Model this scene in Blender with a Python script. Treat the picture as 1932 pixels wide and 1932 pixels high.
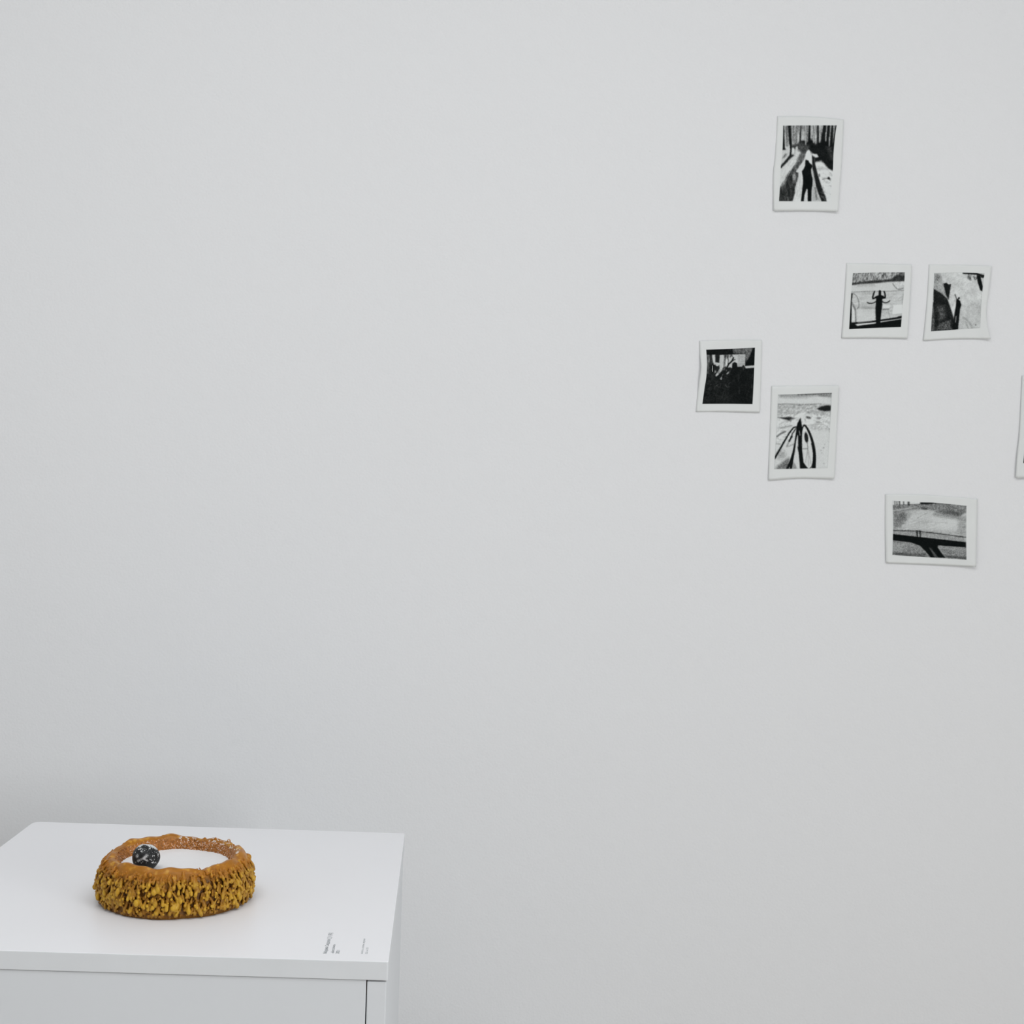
import bpy, math, random
import numpy as np
from mathutils import Vector, Matrix

# ------------------------------------------------------------------ camera, world, lights, exposure
S = bpy.context.scene
for o in list(bpy.data.objects): bpy.data.objects.remove(o)
COL = S.collection
F = 3000.0                                   # focal length in pixels of the 1932 frame
CAMZ = 1.553
fy = Vector(((868-966)/F, -(790-966)/F, -1)).normalized()      # room's depth axis in camera space
up = Vector((0.0315, 1.0, 0.0)); up = (up - fy*up.dot(fy)).normalized()
xr = fy.cross(up).normalized()
# rows: world axes expressed in camera space -> camera matrix
R = Matrix((xr, fy, up))                     # world = R @ cam
cd = bpy.data.cameras.new('camera'); cam = bpy.data.objects.new('camera', cd); COL.objects.link(cam)
cam.matrix_world = Matrix.Translation((0, 0, CAMZ)) @ R.to_4x4()
cd.sensor_fit = 'HORIZONTAL'; cd.sensor_width = 36; cd.lens = 36*F/1932
cd.clip_start = 0.05
S.camera = cam

w = bpy.data.worlds.new('world'); S.world = w; w.use_nodes = True
bg = w.node_tree.nodes['Background']; bg.inputs[0].default_value = (0.88, 0.95, 1.0, 1); bg.inputs[1].default_value = 0.08

def area(name, loc, rot, sx, sy, power, col):
    l = bpy.data.lights.new(name, 'AREA'); l.shape = 'RECTANGLE'; l.size = sx; l.size_y = sy
    l.energy = power; l.color = col
    o = bpy.data.objects.new(name, l); COL.objects.link(o); o.location = loc; o.rotation_euler = rot
    return o
area('ceiling_light_left', (-0.6, 0.75, 3.13), (0, 0, 0), 1.2, 1.0, 18.2, (0.965, 0.98, 1.0))
area('ceiling_light_right', (0.8, 0.75, 3.13), (0, 0, 0), 1.2, 1.0, 13.6, (0.965, 0.98, 1.0))
area('fill_light_right', (2.9, -1.2, 1.6), (0, math.radians(90), 0), 1.6, 1.4, 87, (0.975, 0.987, 1.0))  # added fill light from the right, standing in for unseen daylight

v = S.view_settings; v.view_transform = 'Standard'; v.look = 'None'; v.gamma = 1; v.use_curve_mapping = False
v.exposure = -0.055

# ------------------------------------------------------------------ helpers
ORI = np.array([0, 0, CAMZ]); RM = np.array(R)
def ray(px, py):
    px = np.asarray(px, float); py = np.asarray(py, float)
    d = np.stack([(px-966)/F, -(py-966)/F, -np.ones_like(px)], -1)
    return d @ RM.T
def on_z(px, py, z):
    d = ray(px, py); t = (z-CAMZ)/d[..., 2]; return ORI + d*t[..., None]
def on_y(px, py, y):
    d = ray(px, py); t = y/d[..., 1]; return ORI + d*t[..., None]

def link(name, me, parent=None, mat=None, smooth=False):
    o = bpy.data.objects.new(name, me); COL.objects.link(o)
    if parent is not None: o.parent = parent
    if mat is not None: me.materials.append(mat)
    if smooth: me.polygons.foreach_set('use_smooth', [True]*len(me.polygons))
    return o
def mesh(name, verts, faces):
    me = bpy.data.meshes.new(name); me.from_pydata([tuple(map(float, p)) for p in verts], [], faces); me.update(); return me
def tag(o, label=None, cat=None, group=None, kind=None):
    for k, val in (('label', label), ('category', cat), ('group', group), ('kind', kind)):
        if val: o[k] = val
    return o
def empty(name, loc):
    o = bpy.data.objects.new(name, None); COL.objects.link(o); o.location = loc; o.empty_display_size = .05; return o
def box_verts(x0, x1, y0, y1, z0, z1):
    return [(x, y, z) for z in (z0, z1) for y in (y0, y1) for x in (x0, x1)]
BF = [(0, 2, 3, 1), (4, 5, 7, 6), (0, 1, 5, 4), (2, 6, 7, 3), (0, 4, 6, 2), (1, 3, 7, 5)]
def fast_mesh(name, V, Fq):
    me = bpy.data.meshes.new(name); V = np.asarray(V, np.float32); Fq = np.asarray(Fq, np.int32)
    me.vertices.add(len(V)); me.vertices.foreach_set('co', V.ravel())
    n = Fq.shape[1]; me.loops.add(Fq.size); me.loops.foreach_set('vertex_index', Fq.ravel())
    me.polygons.add(len(Fq)); me.polygons.foreach_set('loop_start', np.arange(0, Fq.size, n, dtype=np.int32))
    me.polygons.foreach_set('loop_total', np.full(len(Fq), n, np.int32))
    me.update(); me.validate(); return me
def set_col(me, rgb):
    a = me.color_attributes.new('tone', 'FLOAT_COLOR', 'POINT')
    c = np.ones((len(rgb), 4), np.float32); c[:, :3] = rgb; a.data.foreach_set('color', c.ravel())
def lin(c):
    c = np.asarray(c, float)/255.; return np.where(c <= .04045, c/12.92, ((c+.055)/1.055)**2.4)

def mat(name, col, rough=.6, spec=.3, bump=None, var=None, attr=None, sss=0, ssr=None, metallic=0):
    """bump: list of (scale, strength, distance); var: (scale, amount)"""
    m = bpy.data.materials.new(name); m.use_nodes = True; nt = m.node_tree; N = nt.nodes; L = nt.links
    b = N['Principled BSDF']; b.inputs['Roughness'].default_value = rough; b.inputs['Specular IOR Level'].default_value = spec
    b.inputs['Metallic'].default_value = metallic
    b.inputs['Base Color'].default_value = (*col, 1)
    tc = N.new('ShaderNodeTexCoord')
    src = None
    if attr:
        a = N.new('ShaderNodeAttribute'); a.attribute_name = attr; src = a.outputs['Color']
    if var:
        nz = N.new('ShaderNodeTexNoise'); nz.inputs['Scale'].default_value = var[0]; nz.inputs['Detail'].default_value = 5
        L.new(tc.outputs['Object'], nz.inputs['Vector'])
        mr = N.new('ShaderNodeMapRange'); mr.inputs['From Min'].default_value = .25; mr.inputs['From Max'].default_value = .75
        mr.inputs['To Min'].default_value = 1-var[1]; mr.inputs['To Max'].default_value = 1+var[1]
        L.new(nz.outputs['Fac'], mr.inputs['Value'])
        vm = N.new('ShaderNodeVectorMath'); vm.operation = 'SCALE'
        if src is None:
            rgb = N.new('ShaderNodeRGB'); rgb.outputs[0].default_value = (*col, 1); src = rgb.outputs[0]
        L.new(src, vm.inputs[0]); L.new(mr.outputs[0], vm.inputs['Scale']); src = vm.outputs[0]
    if src is not None: L.new(src, b.inputs['Base Color'])
    prev = None
    for sc, st, di in (bump or []):
        nz = N.new('ShaderNodeTexNoise'); nz.inputs['Scale'].default_value = sc; nz.inputs['Detail'].default_value = 4
        L.new(tc.outputs['Object'], nz.inputs['Vector'])
        bp = N.new('ShaderNodeBump'); bp.inputs['Strength'].default_value = st; bp.inputs['Distance'].default_value = di
        L.new(nz.outputs['Fac'], bp.inputs['Height'])
        if prev: L.new(prev, bp.inputs['Normal'])
        prev = bp.outputs['Normal']
    if prev: L.new(prev, b.inputs['Normal'])
    if sss:
        b.inputs['Subsurface Weight'].default_value = sss; b.inputs['Subsurface Radius'].default_value = ssr or (1, .5, .2)
        b.inputs['Subsurface Scale'].default_value = .004
    return m

# ------------------------------------------------------------------ dimensions
DEP = 2.62                                   # wall plane
TOPZ = 0.950                                 # plinth top
BT = 0.0213                                  # board thickness

# ------------------------------------------------------------------ room
M_wall = mat('painted_plaster', (.822, .834, .846), .75, .2, bump=[(260, .30, .0012), (60, .18, .002), (5, .35, .004)], var=(1.3, .008))
M_ceil = mat('ceiling_paint', (.84, .84, .84), .8, .2, bump=[(120, .1, .001)])
M_floor = mat('oak_floor', (.60, .55, .49), .45, .4, bump=[(90, .1, .001)], var=(9, .12))
def slab(name, x0, x1, y0, y1, z0, z1, m):
    o = link(name, mesh(name, box_verts(x0, x1, y0, y1, z0, z1), BF), None, m); o['kind'] = 'structure'; return o
slab('wall_back', -2.75, 3.15, DEP, DEP+.12, 0, 3.2, M_wall)
slab('wall_left', -2.75, -2.6, -3, DEP, 0, 3.2, M_wall)
slab('wall_right', 3.0, 3.15, -3, DEP, 0, 3.2, M_wall)
win = slab('added_window', 2.955, 3.0, -1.95, -.45, .75, 2.45, M_ceil); tag(win, kind='structure')  # added unseen window, put behind the fill light to give it a source
M_glass = mat('added_window_glass', (.85, .9, .95), .1, .5)
link('added_pane', mesh('added_pane', box_verts(2.945, 2.955, -1.9, -1.23, .8, 2.4), BF), win, M_glass)
link('added_pane', mesh('added_pane', box_verts(2.945, 2.955, -1.17, -.5, .8, 2.4), BF), win, M_glass)
slab('floor', -2.75, 3.15, -3, DEP+.12, -.06, 0, M_floor)
slab('ceiling', -2.75, 3.15, -3, DEP+.12, 3.2, 3.26, M_ceil)
slab('baseboard_back', -2.6, 3.0, DEP-.014, DEP, 0, .08, M_ceil)

# small plaster nubs on the wall
wb = bpy.data.objects['wall_back']
for i, (px, py, r) in enumerate([(1402, 177, .0016), (1467, 1457, .0014), (589, 1066, .0011), (1227, 285, .0028), (361, 1040, .0012), (1398, 1699, .001), (1835, 1590, .0012)]):
    p = on_y(px, py, DEP)
    vs = []; n = 10
    vs.append((p[0], DEP-r*.35, p[2]))
    for k in range(n):
        a = 2*math.pi*k/n; rr = r*(1+.25*math.sin(3*a+i))
        vs.append((p[0]+rr*math.cos(a), DEP+.0001, p[2]+rr*.7*math.sin(a)))
    link('plaster_nub', mesh('plaster_nub', vs, [(0, k+1, (k+1) % n+1) for k in range(n)]), wb, M_wall, True)

# ------------------------------------------------------------------ plinth
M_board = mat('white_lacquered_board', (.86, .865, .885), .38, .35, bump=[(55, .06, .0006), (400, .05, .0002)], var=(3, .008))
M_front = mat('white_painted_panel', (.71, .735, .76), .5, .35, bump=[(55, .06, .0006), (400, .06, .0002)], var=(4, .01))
M_edge = mat('greyer_board_edge', (.725, .75, .77), .5, .3, bump=[(55, .06, .0006), (300, .10, .0003)], var=(14, .02))  # edge faces get a greyer tone than the board's top
M_raw = mat('raw_board_edge', (.22, .15, .11), .8, .1)
FR = on_z(733.0, 1815, TOPZ); BR = on_z(764, 1572, TOPZ); BL = on_z(64, 1550, TOPZ); FL = on_z(-250, 1786, TOPZ)
plinth = empty('display_plinth', (float((FL[0]+FR[0])/2), float((FR[1]+BR[1])/2), 0))
tag(plinth, 'white boxed display plinth with a thick top board in the lower left corner', 'plinth')
PL = np.array(plinth.location)
def P2(u, v):      # u 0..1 left->right, v 0..1 front->back on the plinth footprint
    return (FL*(1-u)+FR*u)*(1-v) + (BL*(1-u)+BR*u)*v
def bevel(o, wd, seg=2):
    b = o.modifiers.new('bevel', 'BEVEL'); b.width = wd; b.segments = seg; b.limit_method = 'ANGLE'; b.harden_normals = False
def hexa(name, quad, z0, z1, m, parent, bv=.0008):
    vs = [(p[0]-PL[0], p[1]-PL[1], z-PL[2]) for z in (z0, z1) for p in (quad[0], quad[1], quad[3], quad[2])]
    o = link(name, mesh(name, vs, BF), parent, m); bevel(o, bv); return o
# top board corners FL FR BR BL, with rounded back-left corner
def board():
    out = []
    for (c, prv, nxt, r) in ((FL, BL, FR, .002), (FR, FL, BR, .0022), (BR, FR, BL, .003), (BL, BR, FL, .012)):
        a = (prv-c)/np.linalg.norm(prv-c); b = (nxt-c)/np.linalg.norm(nxt-c)
        p0, p2 = c+a*r, c+b*r
        for t in (0, .25, .5, .75, 1):
            out.append((1-t)**2*p0+2*t*(1-t)*c+t*t*p2)
    n = len(out)
    vs = [(p[0]-PL[0], p[1]-PL[1], TOPZ-BT) for p in out]+[(p[0]-PL[0], p[1]-PL[1], TOPZ) for p in out]
    fs = [tuple(range(n))[::-1], tuple(range(n, 2*n))]+[(k, (k+1) % n, (k+1) % n+n, k+n) for k in range(n)]
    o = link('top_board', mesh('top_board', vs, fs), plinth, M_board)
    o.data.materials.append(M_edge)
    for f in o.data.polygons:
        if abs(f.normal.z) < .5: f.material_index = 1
    bevel(o, .0007); return o
topb = board()
W = np.linalg.norm(FR-FL); D = np.linalg.norm(BR-FR)
GAP = .0009; ST = .0215
su = ST/W; gu = .0009/W
z1 = TOPZ-BT-.0013
inset = .0030/D
rs = 1 - .0016/W                             # body's right face sits just inside the board
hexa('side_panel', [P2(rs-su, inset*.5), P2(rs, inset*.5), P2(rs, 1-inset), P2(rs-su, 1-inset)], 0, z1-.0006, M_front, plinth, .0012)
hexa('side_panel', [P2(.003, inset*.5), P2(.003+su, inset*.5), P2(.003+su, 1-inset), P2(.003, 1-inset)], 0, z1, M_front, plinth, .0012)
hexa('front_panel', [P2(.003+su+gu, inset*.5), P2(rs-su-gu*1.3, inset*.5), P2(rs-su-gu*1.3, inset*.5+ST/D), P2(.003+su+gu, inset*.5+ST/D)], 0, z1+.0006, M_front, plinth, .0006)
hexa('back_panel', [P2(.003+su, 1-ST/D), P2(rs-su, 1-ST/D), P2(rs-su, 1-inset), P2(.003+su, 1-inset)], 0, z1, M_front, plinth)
ld = hexa('inner_ledge', [P2(.02, .014), P2(rs-.004, .014), P2(rs-.004, .97), P2(.02, .97)], TOPZ-BT-.02, TOPZ-BT-.0001, M_raw, plinth)
ld['label'] = 'brown raw board edge showing in the joint under the top'

# caption lettering on the board
M_ink = mat('grey_caption_ink', tuple(lin([118, 128, 132])), .6, .2)
M_ink2 = mat('pale_caption_ink', tuple(lin([150, 158, 160])), .6, .2)
def caption(txt, p0, p1, height, m, nm='caption_line'):
    a = on_z(p0[0], p0[1], TOPZ); b = on_z(p1[0], p1[1], TOPZ)
    cu = bpy.data.curves.new('caption', 'FONT'); cu.body = txt; cu.size = 1; cu.resolution_u = 3
    t = bpy.data.objects.new('caption', cu); COL.objects.link(t)
    bpy.context.view_layer.update()
    me = bpy.data.meshes.new_from_object(t.evaluated_get(bpy.context.evaluated_depsgraph_get()))
    bpy.data.objects.remove(t)
    co = np.array([q.co[:] for q in me.vertices]); x0, x1 = co[:, 0].min(), co[:, 0].max()
    L = np.linalg.norm(b-a); ex = (b-a)/L; ey = np.array([-ex[1], ex[0], 0])
    for q in me.vertices:
        p = a + ex*(q.co.x-x0)/(x1-x0)*L + ey*q.co.y*height/.7
        q.co = (p[0]-PL[0], p[1]-PL[1], TOPZ+.00012)
    me.name = nm
    return link(nm, me, topb, m)
caption('Мария Седова [ ] I [R]', (616.5, 1799), (626.6, 1760.5), .0040, M_ink)
caption('«Бессолье»', (629.8, 1798.5), (633.0, 1782), .0032, M_ink)
caption('2021', (639.5, 1799.5), (641.5, 1793), .0040, M_ink)
caption('воск, соль, мука', (684.5, 1799.5), (689.2, 1771.5), .0024, M_ink2)
caption('22 x 22', (693.0, 1800), (695.2, 1788), .0024, M_ink2)

# ------------------------------------------------------------------ encrusted bowl (wax-like ring filled with white powder)
rng = np.random.default_rng(7); random.seed(7)
c0 = on_z(330, 1694, TOPZ)                  # centre of the base on the board
SC = c0[1]/F*1.0                            # metres per pixel at the bowl
CX, CY = c0[0], c0[1]
prof = [(100, 2), (126, 0), (136, 6), (144, 20), (146, 36), (144, 50), (139, 62), (131, 71), (121, 75.5), (112, 74), (107, 68), (105, 58), (103, 46), (101, 20)]
prof = np.array([(100, 2), (137, 0), (139, 8), (139, 24), (139.5, 44), (138, 60), (135, 72), (129, 83), (121, 89.5), (112, 88), (107, 81), (105, 70), (103, 54), (101, 20)], float)
def wob(a):   # slow irregularity of the outline
    return 1+.012*np.sin(2*a+.6)+.010*np.sin(3*a+2.1)+.008*np.sin(7*a+1)+.006*np.sin(11*a)
def lathe_body(n=260):
    # resample the closed profile
    P = np.vstack([prof, prof[:1]]); seg = np.linalg.norm(np.diff(P, axis=0), axis=1); s = np.r_[0, np.cumsum(seg)]
    t = np.linspace(0, s[-1], 81)[:-1]; r = np.interp(t, s, P[:, 0]); z = np.interp(t, s, P[:, 1])
    A = np.linspace(0, 2*np.pi, n, endpoint=False)
    rr = r[None, :]*wob(A)[:, None]; m = len(t)
    zz = z[None, :]*(1+.03*np.sin(3*A+1)+.022*np.sin(8*A)+.015*np.sin(17*A+2))[:, None]
    V = np.stack([rr*np.cos(A)[:, None], rr*np.sin(A)[:, None], zz], -1).reshape(-1, 3)
    i, j = np.meshgrid(np.arange(n), np.arange(m), indexing='ij')
    q = np.stack([i*m+j, ((i+1) % n)*m+j, ((i+1) % n)*m+(j+1) % m, i*m+(j+1) % m], -1).reshape(-1, 4)
    tri = np.vstack([q[:, [0, 1, 2]], q[:, [0, 2, 3]]])
    return V, tri
def ico(sub=1):
    import bmesh
    bm = bmesh.new(); bmesh.ops.create_icosphere(bm, subdivisions=sub, radius=1)
    V = np.array([q.co[:] for q in bm.verts]); T = np.array([[x.index for x in f.verts] for f in bm.faces]); bm.free(); return V, T
IV, IT = ico(2)
Vs, Ts = [], []; base = 0
bv, bt = lathe_body(); Vs.append(bv); Ts.append(bt); base = len(bv)
centres = []
def blob(p, r, sq=(1, 1, 1)):
    global base
    Vs.append(IV*r*np.array(sq)+p); Ts.append(IT+base); base += len(IV); 
out_z = np.array([0, 8, 24, 44, 60, 74, 84, 90.]); out_r = np.array([136, 141, 143, 144, 142, 136, 128, 118.])
body_r = np.array([136, 138, 138, 138.5, 137, 133, 127.5, 118.])
def R_out(z): return np.interp(z, out_z, out_r)
def drip(a, z, length, r0, r1, lean, outw):
    """a lumpy run of wax: swelling and narrowing down to a thick rounded end"""
    n = max(2, int(length/1.9)); d0 = rng.uniform(-2.0, 1.0); ph = rng.uniform(0, 6)
    for k in range(n+1):
        t = k/n; zz = z - length*t; aa = a + lean*t*length/145.
        rr = R_out(max(zz, 0))*wob(aa) + d0 + outw*t**.7
        rad = (r0*(1-t)+r1*t)*(1+.10*math.sin(ph+k*1.7))*rng.uniform(.92, 1.1)
        if zz-rad < 1.0: break
        blob(np.array([rr*math.cos(aa), rr*math.sin(aa), zz]), rad, (1, 1, rng.uniform(1.0, 1.5)))
for k in range(900):             # rough ground under the drips
    a = rng.uniform(0, 2*math.pi); zz0 = rng.uniform(3, 80); rr = (R_out(zz0)-rng.uniform(2, 5))*wob(a)
    blob(np.array([rr*math.cos(a), rr*math.sin(a), zz0]), rng.uniform(2, 4.2))
for zc, cnt, ln, lo, sc_ in [(79, 70, 10, 2.5, 1.0), (73, 90, 12, 4.5, 1.05), (64, 105, 12, 5.5, 1.1), (55, 110, 12, 6, 1.15), (46, 110, 12, 6.5, 1.2), (37, 108, 12, 6.5, 1.2), (28, 104, 10, 6, 1.15), (20, 90, 8, 5, 1.05), (12, 70, 5, 3, 1.0), (6, 50, 2, 2, .9)]:
    cnt = int(cnt*1.35)
    for k in range(cnt):
        a = 2*math.pi*(k+rng.uniform(-.5, .5))/cnt
        gap = math.sin(9.1*a+zc*.21)+math.sin(23.7*a-zc*.33+1)+math.sin(15.3*a+zc*.5+2)
        if rng.random() < .10+.25*(gap > 1.2)+.4*(gap > 1.9): continue
        zz0 = min(zc+rng.normal(0, 4.5), 83); L = ln*rng.uniform(.3, 1.5); sz = math.exp(rng.normal(0, .17))*.80
        drip(a, zz0, L, rng.uniform(1.7, 2.8)*sc_*sz, rng.uniform(2.0, 4.4)*sc_*sz, rng.normal(0, .42), rng.uniform(.1, 1.4)*lo*sz)
        if rng.random() < .6:        # knobbly side bud
            zb = zz0-L*rng.uniform(.4, 1); rr = R_out(max(zb, 0))*wob(a)+lo*rng.uniform(.5, 1.1)
            a2 = a+rng.choice([-1, 1])*rng.uniform(2.5, 5)/145.
            if zb > 5: blob(np.array([rr*math.cos(a2), rr*math.sin(a2), zb]), rng.uniform(1.7, 3.2))
# low relief on the rim: soft ridges running over it
for k in range(120):
    a = 2*math.pi*(k+rng.uniform(-.5, .5))/120; z = 82+rng.normal(0, 2.6); rr = np.interp(z, [74, 90], [137, 119])*wob(a)
    blob(np.array([(rr-2)*math.cos(a), (rr-2)*math.sin(a), z-1.5]), rng.uniform(2.6, 4.4), (1, 1, .8))
for (a, rr, z, r) in [(1.02, 116, 89, 3.5), (1.83, 117, 88, 5), (1.95, 120, 87, 4), (.72, 118, 91, 4), (.45, 126, 85, 3.5), (2.7, 122, 86, 4)]:
    blob(np.array([rr*wob(a)*math.cos(a), rr*wob(a)*math.sin(a), z]), r)
# grainy sugar-like crust on the inner wall
for k in range(2200):
    a = rng.uniform(0, 2*math.pi); z = rng.uniform(54, 85); rr = np.interp(z, [52, 72, 88], [102.5, 105, 110.5])*wob(a)
    blob(np.array([rr*math.cos(a), rr*math.sin(a), z]), rng.uniform(.8, 1.7))
V = np.vstack(Vs); T = np.vstack(Ts)
tmp = fast_mesh('raw', V, T)
to = link('raw', tmp)
md = to.modifiers.new('r', 'REMESH'); md.mode = 'VOXEL'; md.voxel_size = .62; md.adaptivity = 0
sm = to.modifiers.new('s', 'SMOOTH'); sm.factor = .5; sm.iterations = 4
bpy.context.view_layer.update()
me = bpy.data.meshes.new_from_object(to.evaluated_get(bpy.context.evaluated_depsgraph_get()))
bpy.data.objects.remove(to)
nv = len(me.vertices); V = np.empty(nv*3, np.float32); me.vertices.foreach_get('co', V); V = V.reshape(-1, 3).astype(float)
nl = len(me.loops); li = np.empty(nl, np.int32); me.loops.foreach_get('vertex_index', li)
ltot = np.empty(len(me.polygons), np.int32); me.polygons.foreach_get('loop_total', ltot)
assert ltot.min() == 4 and ltot.max() == 4
Q = li.reshape(-1, 4)
print('bowl verts', nv)
rad = np.hypot(V[:, 0], V[:, 1]); ang = np.arctan2(V[:, 1], V[:, 0]); rad_n = rad/wob(ang); z = V[:, 2]
def vnoise(P, scale, seed):
    """cheap 3D value noise"""
    g = np.random.default_rng(seed).random((32, 32, 32)); p = P/scale; i = np.floor(p).astype(int); f = p-i; f = f*f*(3-2*f)
    o = 0
    for dx in (0, 1):
        for dy in (0, 1):
            for dz in (0, 1):
                wgt = (f[..., 0] if dx else 1-f[..., 0])*(f[..., 1] if dy else 1-f[..., 1])*(f[..., 2] if dz else 1-f[..., 2])
                o = o+wgt*g[(i[..., 0]+dx) % 32, (i[..., 1]+dy) % 32, (i[..., 2]+dz) % 32]
    return o
def mix(a, b, t): t = np.clip(t, 0, 1)[:, None]; return a*(1-t)+b*t
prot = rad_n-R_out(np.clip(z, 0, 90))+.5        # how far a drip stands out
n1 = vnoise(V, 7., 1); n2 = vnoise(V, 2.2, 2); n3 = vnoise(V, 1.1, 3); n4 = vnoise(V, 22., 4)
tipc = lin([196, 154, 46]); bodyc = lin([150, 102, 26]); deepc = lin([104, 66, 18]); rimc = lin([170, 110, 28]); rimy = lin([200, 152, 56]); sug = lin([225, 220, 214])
c = mix(np.tile(deepc, (nv, 1)), bodyc, (prot+4)/5.5)  # brown core wax, with the recesses' self-shadow painted in as a darker tone
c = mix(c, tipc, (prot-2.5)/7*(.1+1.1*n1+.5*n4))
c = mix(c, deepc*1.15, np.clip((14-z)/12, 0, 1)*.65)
topw = np.clip((z-66-10*(n1-.5))/10, 0, 1)
c = mix(c, rimc*(.8+.4*n1)[:, None], topw*.9)
c = mix(c, rimy, topw*np.clip((n1-.62)*4, 0, .7))
inner = rad_n < 112
innw = np.clip((113-rad_n)/3, 0, 1)*np.clip((88-z)/4, 0, 1)
c = mix(c, lin([164, 104, 42])*(.55+.9*n2)[:, None], innw)
# white grains on the inner wall and rim, more of them at the back and right
side = np.clip(np.sin(ang-.1)*.5+.5, 0, 1)*np.clip((1.95-np.abs(ang))/.3, .25, 1)
wz = np.clip(.60+.02*side+ .0*z, 0, 1)
white = ((n3*.6+n2*.4) > (.765-.10*side*innw)) & (innw > .3)
c = mix(c, sug, white*.75)
rimw = (np.abs(rad_n-113) < 4.5) & (z > 80) & ((n2*.5+vnoise(V, 5., 9)*.5) > .60) & (ang > -.1) & (ang < 1.7)
c = mix(c, sug, rimw*.8)
c = np.clip(c*(.93+.14*n2)[:, None], 0, 1)
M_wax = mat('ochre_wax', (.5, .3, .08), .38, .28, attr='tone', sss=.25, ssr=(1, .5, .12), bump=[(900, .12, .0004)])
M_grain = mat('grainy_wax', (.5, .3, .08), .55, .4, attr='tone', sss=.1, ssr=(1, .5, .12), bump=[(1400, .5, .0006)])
bowl = empty('encrusted_bowl', (CX, CY, TOPZ))
tag(bowl, 'ochre crusted wax-like round bowl with drips, filled with white powder, on the plinth', 'bowl')
VW = V*SC
pull = np.where(rad > 115, 1-(1-115/np.maximum(rad, 1))*.12, 1.); VW[:, :2] *= pull[:, None]
fz = V[Q].mean(1); fr = rad_n[Q].mean(1)
is_in = (fr < 111.5) & (fz[:, 2] < 85.5)
is_rim = ~is_in & (fz[:, 2] > 77) & (fr < 139)
is_out = ~(is_in | is_rim)
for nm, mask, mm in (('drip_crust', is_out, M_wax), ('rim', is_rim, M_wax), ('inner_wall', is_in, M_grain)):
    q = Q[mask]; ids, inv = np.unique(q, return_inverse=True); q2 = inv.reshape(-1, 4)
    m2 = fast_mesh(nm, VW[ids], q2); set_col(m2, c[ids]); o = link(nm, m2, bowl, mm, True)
    if nm == 'inner_wall': o['label'] = 'grainy inner wall dusted with white grains'
    if nm == 'rim': o['label'] = 'smooth orange-brown rim'

# white powder filling
M_pow = mat('white_powder', (.86, .86, .865), .9, .1, bump=[(700, .35, .0006), (60, .4, .003)])
FZ = 64
nr, na = 46, 160; pv = [(0, 0, FZ*SC)]; 
for i in range(1, nr+1):
    for k in range(na):
        a = 2*math.pi*k/na; r = 106*i/nr*float(wob(a))
        h = FZ+.5*math.sin(r/17+a)+.5*math.sin(r*math.cos(a)/13+2)+ (1.6*max(0, (i/nr-.86)/.14)**2)
        pv.append((r*math.cos(a)*SC, r*math.sin(a)*SC, h*SC))
pf = [(0, 1+k, 1+(k+1) % na) for k in range(na)]
for i in range(nr-1):
    for k in range(na):
        b0 = 1+i*na; b1 = b0+na; pf.append((b0+k, b1+k, b1+(k+1) % na, b0+(k+1) % na))
# closed underside: the filling reaches down to the board
b1 = 1+(nr-1)*na
nb = len(pv)
for k in range(na):
    a = 2*math.pi*k/na; r = 101*float(wob(a)); pv.append((r*math.cos(a)*SC, r*math.sin(a)*SC, (FZ-5)*SC))
for k in range(na): pf.append((b1+k, nb+k, nb+(k+1) % na, b1+(k+1) % na))
pf.append(tuple(nb+k for k in range(na))[::-1])
pw = link('powder_filling', mesh('powder_filling', pv, pf), None, M_pow, True); pw.location = (CX, CY, TOPZ)
tag(pw, 'fine white powder filling the ochre crusted bowl', 'powder', kind='stuff')

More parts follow.
